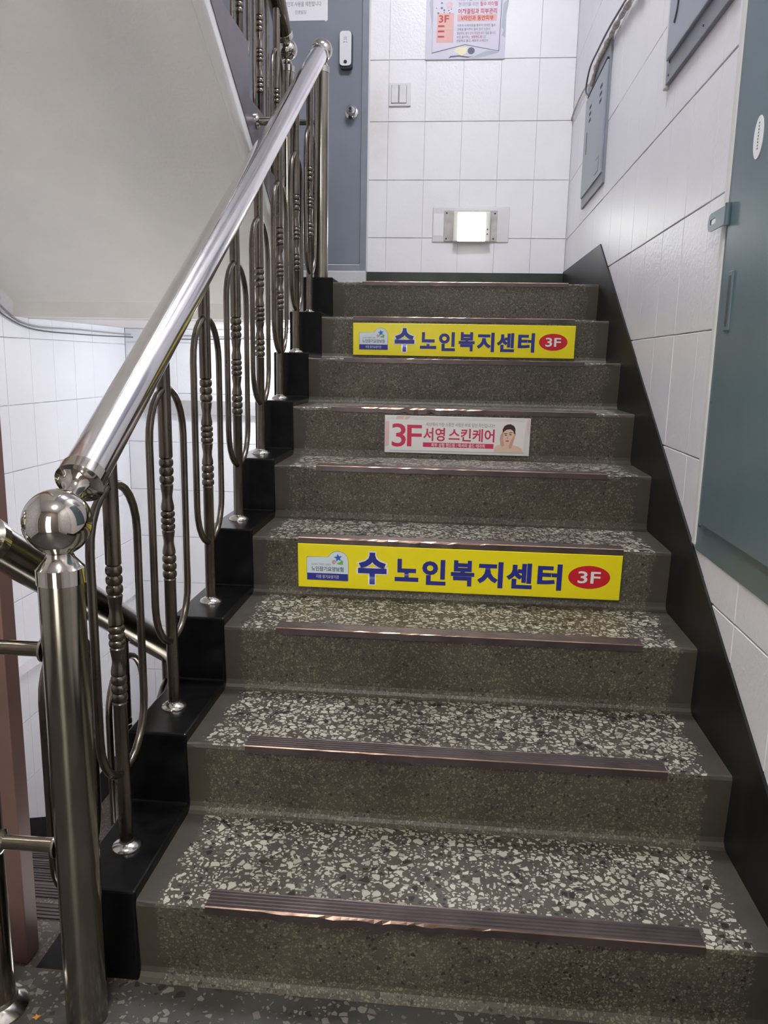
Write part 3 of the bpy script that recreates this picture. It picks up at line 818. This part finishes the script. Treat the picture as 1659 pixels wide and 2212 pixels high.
flat('portrait_nose', [pt(1352, 325), pt(1372, 322), pt(1364, 290)], -0.0042, -0.003, 'skin2', t)
flat('portrait_mouth', ell(u(1362), vz(1362, 346), 0.0058, 0.0024, 14), -0.0042, -0.003, 'pink', t)

# ------------------------------------------------------------------ poster on the back wall
t = thing('poster', 'poster with red 3F panel and Korean text on the white back wall', 'poster', (0, YB - 0.001, 0))
MB().bbox(0.322, 0.772, -0.008, 0.0, 2.886, 3.55, 0.001, seg=1).build('board', 'poster_bg', t)
# crop coordinates (900..1120 x 0..140 enlarged 7.54 times): u from 155..1430
u = lambda px: 0.322 + (px - 155) / (1430 - 155) * 0.45
vz = lambda py: 2.886 + (985 - py) / 985.0 * 0.316
pt = lambda px, py: (u(px), vz(py))
flat('grey_swirl', [pt(200, 60), pt(250, -40), pt(262, 200), pt(255, 400), pt(220, 580), pt(240, 400), pt(215, 180)], -0.0084, -0.008, 'poster_grey', t)
flat('grey_swirl', [pt(1380, 100), pt(1460, 20), pt(1420, 300), pt(1430, 640), pt(1370, 610), pt(1400, 520), pt(1360, 480)], -0.0084, -0.008, 'poster_grey', t)
flat('sheet_shadow', [pt(258, 888), pt(790, 755), pt(1340, 866), pt(1372, -900), pt(262, -900)], -0.0085, -0.008, 'poster_slate', t)
flat('text_sheet', [pt(262, 872), pt(790, 743), pt(1330, 855), pt(1362, -900), pt(262, -900)], -0.0088, -0.008, 'poster_sheet', t)
flat('flower_print', [pt(600, 850), pt(690, 790), pt(830, 790), pt(820, 880), pt(740, 935), pt(700, 900)], -0.0083, -0.008, 'poster_cream', t)
flat('stone_print', ell(u(893), vz(850), 0.020, 0.018), -0.0087, -0.008, 'poster_slate', t)
flat('brush_print', [pt(530, 970), pt(560, 930), pt(700, 920), pt(850, 945), pt(930, 940), pt(840, 965), pt(700, 945), pt(580, 955)], -0.0084, -0.008, 'poster_slate', t)
flat('brush_print', [pt(860, 975), pt(1150, 850), pt(1330, 870), pt(1330, 885), pt(1000, 970)], -0.0084, -0.008, 'poster_grey', t)
flat('pink_panel', [pt(325, 715), pt(600, 715), pt(600, 240), pt(335, 240)], -0.0091, -0.008, 'salmon', t)
flat('pink_panel', [pt(655, 375), pt(1280, 375), pt(1280, 265), pt(655, 265)], -0.0091, -0.008, 'salmon', t)
for i, (px, py, rr) in enumerate([(400, 75, 16), (315, 155, 9), (400, 155, 20), (345, 235, 16), (440, 190, 16), (512, 195, 12), (552, 175, 10), (530, 235, 12), (440, 225, 10)]):
    flat('petal_dot', ell(u(px), vz(py), 0.00035 * rr, 0.0003 * rr, 10), -0.0092, -0.008, 'poster_slate', t)
for i in range(5):
    a = 2 * math.pi * i / 5 + 0.5
    flat('petal', ell(u(520) + 0.012 * math.cos(a), vz(110) + 0.012 * math.sin(a), 0.009, 0.007, 12), -0.0091 - 0.00003 * i, -0.008, 'pinkpale', t)
text('lettering', '3F', u(358), u(520), vz(390), vz(270), -0.0095, 'poster_red', t, 0.02)
for py in (448, 532, 618):
    flat('red_tag', [pt(348, py + 12), pt(450, py + 12), pt(450, py - 16), pt(348, py - 16)], -0.0095, -0.008, 'poster_red', t)
    flat('faint_line', [pt(348, py + 44), pt(585 if py == 448 else 490, py + 44), pt(585 if py == 448 else 490, py + 32), pt(348, py + 32)], -0.0094, -0.008, 'pinkpale', t)
text('lettering', '피로가 풀리지 않는', u(665), u(1110), vz(50), vz(-10), -0.0095, 'ink_light', t)
text('lettering', '현대인을 위한', u(665), u(985), vz(135), vz(68), -0.0095, 'ink_light', t)
text('lettering', '필수 아이템', u(1010), u(1285), vz(135), vz(62), -0.0095, 'poster_red', t, 0.01)
text('lettering', '어깨결림과 피부관리', u(665), u(1278), vz(258), vz(170), -0.0095, 'poster_red', t, 0.018)
text('lettering', 'V라인과 동안피부', u(708), u(1230), vz(362), vz(282), -0.0095, 'poster_red', t, 0.018)
for body, a, b, py, mt in (('이완과 수축작용을 통하여 정체된 혈과', 655, 1265, 440, 'ink_light'), ('근육을 풀어주어 몸에 힘이 있듯이', 655, 1180, 503, 'ink_light'), ('얼굴에도 힘이 있어 적절한 쉼과 힘을 줍니다', 655, 1270, 565, 'ink_light'), ('바로 풀어주는', 655, 865, 627, 'ink_light'), ('성형핸드링', 885, 1055, 627, 'poster_red'), ('으로', 1060, 1120, 627, 'ink_light'), ('건강하고 젊고, 예쁘게 사세요!!!', 650, 1155, 688, 'ink')):
    text('lettering', body, u(a), u(b), vz(py + 24), vz(py - 22), -0.0095, mt, t, 0.006)

# ------------------------------------------------------------------ paper on the door
t = thing('paper_notice', 'white paper notice taped on the grey door', 'notice', (0, YB + 0.004, 0))
MB().bbox(-0.560, -0.246, -0.0012, 0.0, 3.106, 3.40, 0.0004, seg=1).build('sheet', 'paper', t)
text('lettering', '외부인의 사용을 제한합니다', -0.520, -0.283, 3.180, 3.206, -0.0016, 'ink', t)
text('lettering', '진명빌딩', -0.436, -0.372, 3.140, 3.160, -0.0016, 'ink', t)
MB().box(-0.262, -0.252, -0.0018, 0.0, 3.102, 3.112).build('tape', 'white', t)

# ------------------------------------------------------------------ switch and sensor lamp on the back wall
t = thing('light_switch', 'white double rocker light switch beside the door', 'switch', (0, YB, 0))
MB().bbox(0.117, 0.244, -0.010, 0.001, 2.641, 2.768, 0.003).build('plate', 'switch', t)
MB().box(0.130, 0.221, -0.0108, -0.009, 2.655, 2.753).build('recess', 'ink_light', t)
for a, b in ((0.132, 0.171), (0.178, 0.218)):
    MB().bbox(a, b, -0.0155, -0.009, 2.657, 2.751, 0.002).build('rocker', 'switch', t)
t = thing('wall_lamp', 'small square lit sensor lamp low on the back wall', 'lamp', (0, YB, 0))
MB().bbox(0.390, 0.842, -0.006, 0.001, 1.888, 2.088, 0.005).build('wall_plate', 'plate', t, label='wide white painted plate')
MB().bbox(0.398, 0.455, -0.0075, -0.004, 1.925, 2.050, 0.001).build('painted_patch', 'white', t)
MB().bbox(0.459, 0.772, -0.011, -0.005, 1.893, 2.068, 0.003).build('back_plate', 'beige', t, label='stained beige plate')
MB().bbox(0.513, 0.731, -0.052, -0.010, 1.886, 2.055, 0.006).build('housing', 'ivory', t)
MB().bbox(0.543, 0.701, -0.0545, -0.045, 1.888, 2.046, 0.002).build('diffuser', 'lamp_sensor', t, label='glowing white diffuser')
for z in (1.955, 1.928): MB().lathe([(0.004, 0.0), (0.004, 0.002), (0.002, 0.0022)], (0.715, -0.0515, z), (0, -1, 0), n=12).build('indicator', 'black', t)
for x, z in ((0.474, 2.052), (0.757, 2.050), (0.474, 1.908), (0.752, 1.908)):
    MB().lathe([(0.005, 0.0), (0.005, 0.002), (0.003, 0.003)], (x, -0.0105, z), (0, -1, 0), n=10).build('screw', 'dark_plastic', t)

# ------------------------------------------------------------------ boxes on the right wall (faces look towards -X)
def rbox(b, y0, y1, z0, z1, d0, d1, bev=0.003):
    return b.bbox(W - d1, W - d0, y0, y1, z0, z1, bev)
t = thing('meter_cupboard', 'large teal grey steel cupboard set in the right wall', 'cupboard')
rbox(MB(), PY0, PY1 - 0.010, PZ0, PZ1, -0.004, 0.003, 0.002).build('frame', 'panel', t)
rbox(MB(), PY0 + 0.05, PY1 - 0.055, 0.808, PZ1 - 0.05, 0.001, 0.014, 0.004).build('door', 'panel', t)
cq = MB()
cq.bbox(W - 0.007, W + 0.004, PY1 - 0.013, PY1 + 0.013, PZ0 + 0.01, PZ1, 0.004)
cq.build('caulk_line', 'caulk', t, label='thick white paint line along the cupboard edge')
# hasp: rounded plate with a slotted hole, hinged on the door edge and lying over the paint line
def hasp_ring(cy, cz, L, r, n=10):
    out = [(cy + r * math.sin(a), cz + r * math.cos(a)) for a in [math.pi * i / n for i in range(n + 1)]]
    return out + [(cy - L + r * math.sin(a), cz + r * math.cos(a)) for a in [math.pi + math.pi * i / n for i in range(n + 1)]]
outer = hasp_ring(0.752, 1.520, 0.090, 0.021); outer = [(max(y, 0.640), z) for y, z in outer]
inner = hasp_ring(0.750, 1.520, 0.030, 0.0064); n_ = len(outer)
hs = MB(); xa, xb = W - 0.022, W - 0.0185
vs_ = [(xa, y, z) for y, z in outer] + [(xa, y, z) for y, z in inner] + [(xb, y, z) for y, z in outer] + [(xb, y, z) for y, z in inner]
fs_ = []
for i in range(n_):
    j = (i + 1) % n_
    fs_ += [(i, j, n_ + j, n_ + i), (2 * n_ + i, 3 * n_ + i, 3 * n_ + j, 2 * n_ + j), (i, 2 * n_ + i, 2 * n_ + j, j), (n_ + i, n_ + j, 3 * n_ + j, 3 * n_ + i)]
hs.add(vs_, fs_)
ho = hs.build('hasp', 'panel', t)
MB().lathe([(0.007, 0.0), (0.007, 0.048)], (W - 0.019, 0.640, 1.496), (0, 0, 1), n=12).build('hinge_pin', 'panel', ho)
lt = rbox(MB(), 0.568, 0.602, 1.262, 1.392, 0.012, 0.018, 0.002).build('latch_plate', 'panel', t)
rbox(MB(), 0.577, 0.593, 1.272, 1.382, 0.0165, 0.0188, 0.001).build('latch_recess', 'panel_dark', lt)
for y, z in ((0.668, 1.820), (0.672, 1.10), (0.674, 0.80)):
    MB().lathe([(0.006, 0.0), (0.005, 0.003), (0.002, 0.005)], (W - 0.002, y, z), (-1, 0, 0), n=10).build('screw', 'panel_dark', t)
sy, sz = 0.505, 1.645
stk = MB().prism(ell(sy, sz, 0.026, 0.042), W - 0.0152, W - 0.0138, 0).build('oval_sticker', 'white', t)
bx = MB()
for i in range(9): bx.box(W - 0.0156, W - 0.0150, sy - 0.003 + 0.001 * (i % 2), sy + 0.002, sz + 0.026 - i * 0.0062, sz + 0.0295 - i * 0.0062)
bx.build('sticker_print', 'ink', stk)

t = thing('wall_box', 'narrow grey steel box with vent slots on the right wall', 'cabinet')
rbox(MB(), 2.420, 3.020, 1.965, 2.555, -0.002, 0.010).build('rim', 'box_side', t)
dd_ = rbox(MB(), 2.440, 3.000, 2.012, 2.470, 0.008, 0.018).build('door', 'box', t)
for y in (2.555, 2.840):
    for i in range(3):
        z = 2.392 - i * 0.030
        MB().add([(W - 0.0185, y - 0.028, z), (W - 0.0185, y + 0.028, z), (W - 0.0185, y + 0.030, z + 0.014), (W - 0.0185, y - 0.026, z + 0.014),
                  (W - 0.017, y - 0.028, z), (W - 0.017, y + 0.028, z), (W - 0.017, y + 0.030, z + 0.014), (W - 0.017, y - 0.026, z + 0.014)],
                 [(0, 1, 2, 3), (4, 7, 6, 5), (0, 4, 5, 1), (1, 5, 6, 2), (2, 6, 7, 3), (3, 7, 4, 0)]).build('vent_slot', 'black', dd_)
MB().box(W - 0.0186, W - 0.017, 2.898, 2.912, 2.20, 2.30).build('handle_slot', 'black', dd_)
MB().box(W - 0.0188, W - 0.010, 2.440, 2.960, 2.471, 2.479).build('door_gap', 'black', dd_)
mk = MB()
mk.box(W - 0.0186, W - 0.017, 2.50, 2.505, 2.035, 2.10); mk.box(W - 0.0186, W - 0.017, 2.505, 2.60, 2.035, 2.039); mk.box(W - 0.0186, W - 0.017, 2.52, 2.58, 2.095, 2.098)
mk.build('stamped_mark', 'panel_dark', dd_)

t = thing('wall_box', 'grey steel box at the top of the right wall with white edge', 'cabinet')
rbox(MB(), 0.76, 1.372, 2.020, 2.75, -0.002, 0.012).build('rim', 'box_side', t)
rbox(MB(), 0.78, 1.345, 2.078, 2.72, 0.010, 0.022).build('door', 'box', t)
MB().bbox(W - 0.014, W + 0.002, 1.370, 1.398, 2.012, 2.76, 0.004).build('paint_edge', 'caulk', t)
for y, z in ((1.335, 2.075), (1.340, 2.04), (1.0, 2.045)): MB().lathe([(0.005, 0.0), (0.003, 0.003)], (W - 0.0115, y, z), (-1, 0, 0), n=8).build('screw', 'panel_dark', t)
hp = [(W - 0.020, 1.290 - 0.05 * math.sin(a), 2.215 + 0.06 * math.cos(a) * 1.0) for a in [math.pi * i / 10 + 0.6 for i in range(8)]]
MB().tube(hp, 0.006, 8).build('pull_ring', 'panel_dark', t)

# ------------------------------------------------------------------ cables
def spline(pts, n=8):
    P_ = [Vector(p) for p in pts]; out = []
    for i in range(len(P_) - 1):
        p0 = P_[max(i - 1, 0)]; p1 = P_[i]; p2 = P_[i + 1]; p3 = P_[min(i + 2, len(P_) - 1)]
        for k in range(n):
            s = k / n
            out.append(0.5 * ((2 * p1) + (p2 - p0) * s + (2 * p0 - 5 * p1 + 4 * p2 - p3) * s * s + (3 * p1 - p0 - 3 * p2 + p3) * s ** 3))
    out.append(P_[-1]); return out
xc = W - 0.016
pts = spline([(xc, 2.86, 2.50), (xc, 2.72, 2.548), (xc, 2.55, 2.548), (xc, 2.30, 2.545), (xc, 2.0, 2.52), (xc, 1.7, 2.51), (xc, 1.4, 2.80), (xc, 1.35, 3.2)], 10)
rr = [0.010 + 0.003 * math.sin(i * 1.7) + 0.002 * math.sin(i * 0.9) for i in range(len(pts))]
tag(MB().tube(pts, rr, 10).build('cable_bundle', 'cable_wrap'), 'lumpy taped cable bundle rising across the right wall', 'cable')
xc = W - 0.020
tag(MB().tube(spline([(xc, 2.90, 2.465), (xc, 3.02, 2.53), (xc, 2.93, 2.60), (xc, 2.70, 2.60), (xc, 2.40, 2.585), (xc, 2.0, 2.545), (xc, 1.72, 2.54), (xc, 1.43, 2.85), (xc, 1.38, 3.2)], 10), 0.0042, 8).build('cable', 'cable_dark'), 'thin dark cable looping above the narrow grey box', 'cable')
xc = W - 0.008
tag(MB().tube(spline([(xc, YB - 0.004, 2.565), (xc, 3.50, 2.580), (xc, 3.25, 2.585), (xc, 3.06, 2.565), (xc, 3.00, 2.53)], 8), 0.0042, 8).build('cable', 'cable_wrap'), 'short grey cable from the wall corner to the narrow grey box', 'cable')
# thin cables along the wall tops under the upper landing
zc = 1.315
tag(MB().tube(spline([(XL + 0.006, 1.9, 1.62), (XL + 0.006, 2.25, 1.40), (XL + 0.008, 2.50, 1.325), (XL + 0.008, 3.0, 1.325), (XL + 0.03, YB - 0.01, 1.322)] + [(x, YB - 0.008, 1.318 + 0.004 * math.sin(9 * x)) for x in (-1.3, -1.05, -0.8, -0.55, -0.40)], 6), 0.0045, 6).build('cable', 'cable'), 'thin grey cable along the wall top under the soffit', 'cable')
tag(MB().tube(spline([(XL + 0.008, 2.15, 1.40), (XL + 0.012, 2.46, 1.312), (XL + 0.012, 3.0, 1.300)] + [(XL + 0.04, YB - 0.02, 1.305)] + [(x, YB - 0.012, 1.302 + 0.005 * math.sin(7 * x)) for x in (-1.3, -1.05, -0.8, -0.55, -0.40)], 6), 0.0035, 6).build('cable', 'cable_dark'), 'thin dark cable sagging below the grey cable under the soffit', 'cable')

# ------------------------------------------------------------------ lamps
t = thing('light_bulb', 'bare lit bulb in a holder under the upper landing', 'bulb', (-0.392, 3.25, 1.36))
MB().lathe([(0.045, 0.0), (0.045, -0.010), (0.022, -0.014), (0.020, -0.030)], n=20).build('holder', 'ivory', t)
MB().lathe([(0.012, -0.030), (0.020, -0.042), (0.030, -0.058), (0.033, -0.075), (0.028, -0.092), (0.014, -0.103), (0.001, -0.106)], n=20).build('bulb_glass', 'lamp_bulb', t)
t = thing('ceiling_lamp', 'square white ceiling lamp over the upper landing', 'lamp', (0.45, 1.45, 4.5))
MB().bbox(-0.33, 0.33, -0.33, 0.33, -0.05, 0.0, 0.01).build('housing', 'ivory', t)
MB().bbox(-0.30, 0.30, -0.30, 0.30, -0.075, -0.045, 0.01).build('diffuser', 'lamp_white', t)
t = thing('ceiling_lamp', 'square white ceiling lamp over the foot of the stairs', 'lamp', (0.25, -1.1, 2.90))
MB().bbox(-0.20, 0.20, -0.20, 0.20, -0.04, 0.0, 0.01).build('housing', 'ivory', t)
MB().bbox(-0.18, 0.18, -0.18, 0.18, -0.065, -0.035, 0.01).build('diffuser', 'lamp_near', t)

# small orange scrap on the floor between the newels
sc = [(-0.152 + (0.008 if i % 2 else 0.004) * math.cos(i * 0.7), -0.112 + (0.007 if i % 2 else 0.003) * math.sin(i * 0.7)) for i in range(9)]
tag(MB().prism(sc, 0.0002, 0.0016, 2).build('orange_scrap', 'orange'), 'tiny orange scrap on the floor between the newel posts', 'litter')
